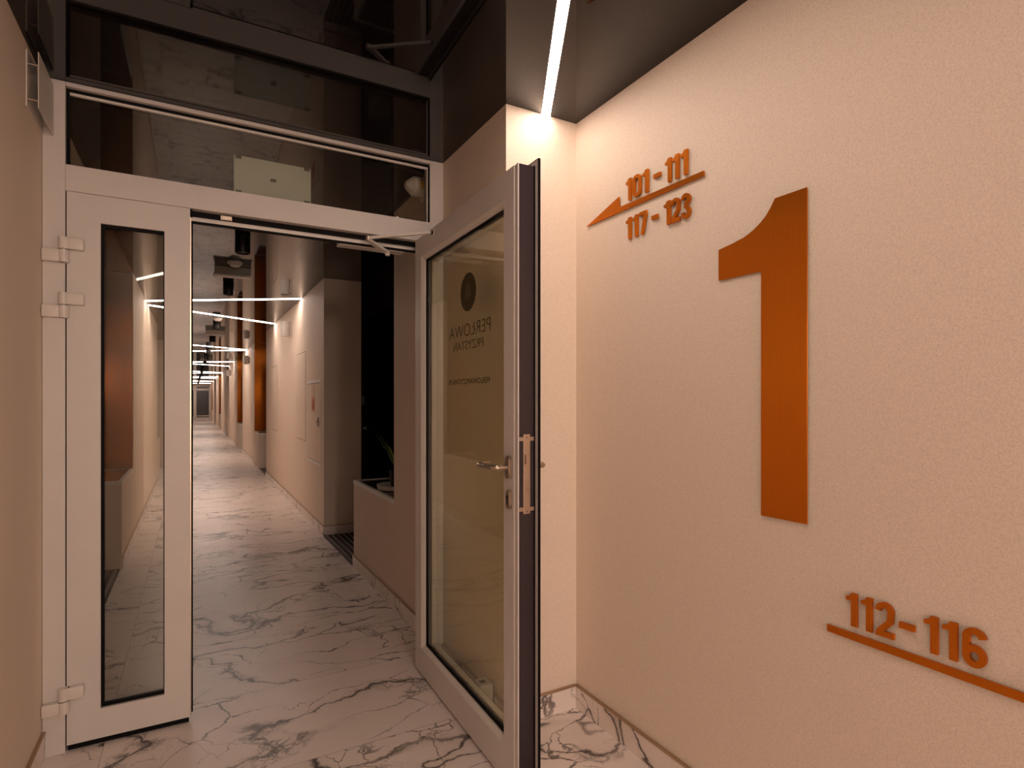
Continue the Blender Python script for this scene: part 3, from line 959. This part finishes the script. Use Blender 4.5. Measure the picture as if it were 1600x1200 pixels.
def blade(parent, az, reach, height, w, droop):
    n = 12
    rings = []
    for i in range(n + 1):
        t = i / n
        r = reach * t
        z = .11 + height * (t * (1 + droop) - droop * t * t * 1.6)
        ww = w * (1 - t) ** .6 * (.55 + .45 * min(1, t * 5)) + .0006
        c = Vector((r * math.cos(az), r * math.sin(az), z))
        sd = Vector((-math.sin(az), math.cos(az), 0)) * ww
        k = Vector((0, 0, .25 * ww))
        rings.append([c - sd + k, c - Vector((0, 0, .0008)), c + sd + k, c + Vector((0, 0, .0012))])
    MB().quads(rings).build('leaf', M['leaf'], parent, True)
for az, rc, hh, w, dr in ((1.60, .26, .235, .008, .15), (1.35, .19, .24, .008, .1), (2.2, .16, .30, .008, .1), (3.0, .15, .30, .008, .1), (.3, .12, .32, .008, .1),
                          (4.1, .2, .25, .008, .3), (5.2, .15, .28, .008, .2), (.9, .14, .33, .008, .05)):
    blade(pp, az, rc, hh, w, dr)

# ------------------------------------------------------------------ hydrant cabinet and flush panels
hc = thing('hydrant_cabinet', (XC, 6.085, .64), 'flush beige hydrant cabinet with white border and orange sticker on the corridor wall', 'cabinet')
m = MB()
for (a, b, c, d) in ((-.375, .375, 0, .030), (-.375, .375, .820, .850), (-.375, -.345, .030, .820), (.345, .375, .030, .820)):
    m.box(-.0050, -.001, a, b, c, d)
m.build('border', M['border'], hc)
MB().box(-.0018, -.001, -.345, .345, .030, .820).build('shadow_gap', M['pad'], hc)
dr = MB().box(-.0045, -.002, -.338, .338, .037, .813).build('door', M['paint'], hc)
MB().box(-.0062, -.005, -.045, .115, .675, .800).build('sticker', M['pale'], dr)
MB().box(-.0062, -.005, -.045, .115, .530, .672).build('sticker', M['orange'], dr)
m = MB(); m.box(-.0068, -.0062, -.020, .030, .55, .65); m.box(-.0068, -.0062, .045, .09, .565, .60); m.build('sticker_mark', M['red'], dr)
m = MB(); m.lathe([(.016, -.005), (.016, -.020), (.010, -.030)], (0, -.265, .43), 'x', 20); m.build('knob', M['steel'], dr, True)
MB().box(-.010, -.005, -.255, -.215, .385, .475, .002).build('latch_plate', M['pad'], dr)
def access_panel(y0, y1, z0, z1, label):
    root = thing('access_panel', (XC, (y0 + y1) / 2, z0), label, 'access panel')
    h = (y1 - y0) / 2
    MB().box(-.0012, -.0004, -h, h, 0, z1 - z0).build('shadow_gap', M['pad'], root)
    MB().box(-.0024, -.0012, -h + .004, h - .004, .007, z1 - z0 - .007).build('panel', M['paint'], root)
access_panel(6.584, 7.23, .835, 1.826, 'flush beige access panel beside the hydrant cabinet')
access_panel(9.03, 9.69, .83, 1.80, 'flush beige access panel before the first copper panel')

def wall_drum(x, y, z, label, group=None):
    root = thing('wall_lamp', (x, y, z), label, 'wall lamp', group)
    MB().box(-.020, -.001, -.035, .035, .03, .16, .003).build('bracket', M['white'], root)
    MB().lathe([(.030, 0), (.052, .001), (.056, .006), (.056, .182), (.052, .187), (.030, .188)], (-.072, 0, 0), 'z', 32).build('drum', M['white'], root, True)
    return root
wd = wall_drum(XC, 7.66, 2.085, 'white drum wall lamp nearest the glazed frame, by the second LED line')
copy_tree(wd, (XC, 13.67, 2.07), 'white drum wall lamp just before the third and fourth LED lines')
copy_tree(wd, (XC, 20.4, 2.07), 'tiny white drum wall lamp far down the corridor on the cabinet side')

# ------------------------------------------------------------------ ceiling fittings down the middle of the corridor
XM = 0.309
sp = thing('ceiling_spotlight', (XM, 4.447, CEIL), 'first black cylinder spotlight hanging from the corridor ceiling', 'ceiling spotlight', 'black corridor ceiling spotlights')
MB().lathe([(.046, -.0005), (.049, -.004), (.050, -.118), (.048, -.124), (.040, -.124), (.036, -.110)], (0, 0, 0), 'z', 36).build('body', M['black'], sp, True)
MB().lathe([(.034, -.108), (.034, -.111)], (0, 0, 0), 'z', 24).build('lens', M['grey'], sp)
for i, yy in enumerate((6.251, 9.35, 11.4, 14.2, 16.4, 18.4, 22.6, 24.6, 29.3, 31.0, 35.0, 37.0, 41.5)):
    lab = ('%s black cylinder spotlight from the glazed frame on the corridor ceiling' % ORD[i + 1]) if i < 3 else 'tiny black spotlight in the dark row along the far corridor ceiling'
    copy_tree(sp, (XM, yy, CEIL), lab, 'black corridor ceiling spotlights' if i < 3 else 'spotlights of the far corridor ceiling')
sd = thing('smoke_detector', (XM, 5.283, CEIL), 'round smoke detector between the first black spotlight and the emergency light', 'smoke detector')
MB().lathe([(.052, -.0005), (.058, -.004), (.058, -.020), (.052, -.026)], (0, 0, 0), 'z', 32).build('base', M['white'], sd, True)
MB().lathe([(.044, -.026), (.042, -.036), (.026, -.046), (.006, -.048)], (0, 0, 0), 'z', 32).build('dome', M['white'], sd, True)
copy_tree(sd, (XM, 9.027, CEIL), 'white smoke detector just behind the second LED line')
copy_tree(sd, (XM, 15.3, CEIL), 'tiny smoke detector far along the corridor ceiling')
el = thing('emergency_light', (XM, 5.56, CEIL), 'white-edged emergency light box on the ceiling between the first two black spotlights', 'emergency light')
MB().box(-.142, .142, -.045, .045, -.066, -.0005, .004).build('housing', M['grey'], el)
MB().box(-.153, .153, -.052, .052, -.082, -.066, .004).build('diffuser', M['white'], el)
copy_tree(el, (XM + .02, 10.68, CEIL), 'small emergency light box beyond the second LED line')
copy_tree(el, (XM + .02, 17.4, CEIL), 'tiny emergency light box far along the corridor ceiling')

# ------------------------------------------------------------------ glazed door at the far end
d5 = thing('door_5', (0, YEND, 0), 'small white framed door with dark glass closing the far end of the corridor', 'door', kind='structure')
m = MB()
for (a, b, c, d) in ((-.44, -.10, 0, 2.30), (.06, .24, 0, 2.30), (1.0, 1.08, 0, 2.30), (-.10, .06, 0, .2), (.24, 1.0, 0, .13), (-.10, .06, 1.98, 2.30), (.24, 1.0, 1.98, 2.12), (.24, 1.0, 2.24, 2.30)):
    m.box(a, b, -.07, -.001, c, d)
m.build('leaf_frame', M['frame'], d5)
MB().box(.24, 1.0, -.03, -.001, .13, 1.98).build('pane', M['tray'], d5)
MB().box(-.10, .06, -.03, -.001, .2, 1.98).build('pane', M['tray'], d5)
MB().box(.24, 1.0, -.03, -.001, 2.12, 2.24).build('pane', M['tray'], d5)
MB().box(.24, 1.0, -.045, -.030, .20, .26).build('push_bar', M['steel'], d5)
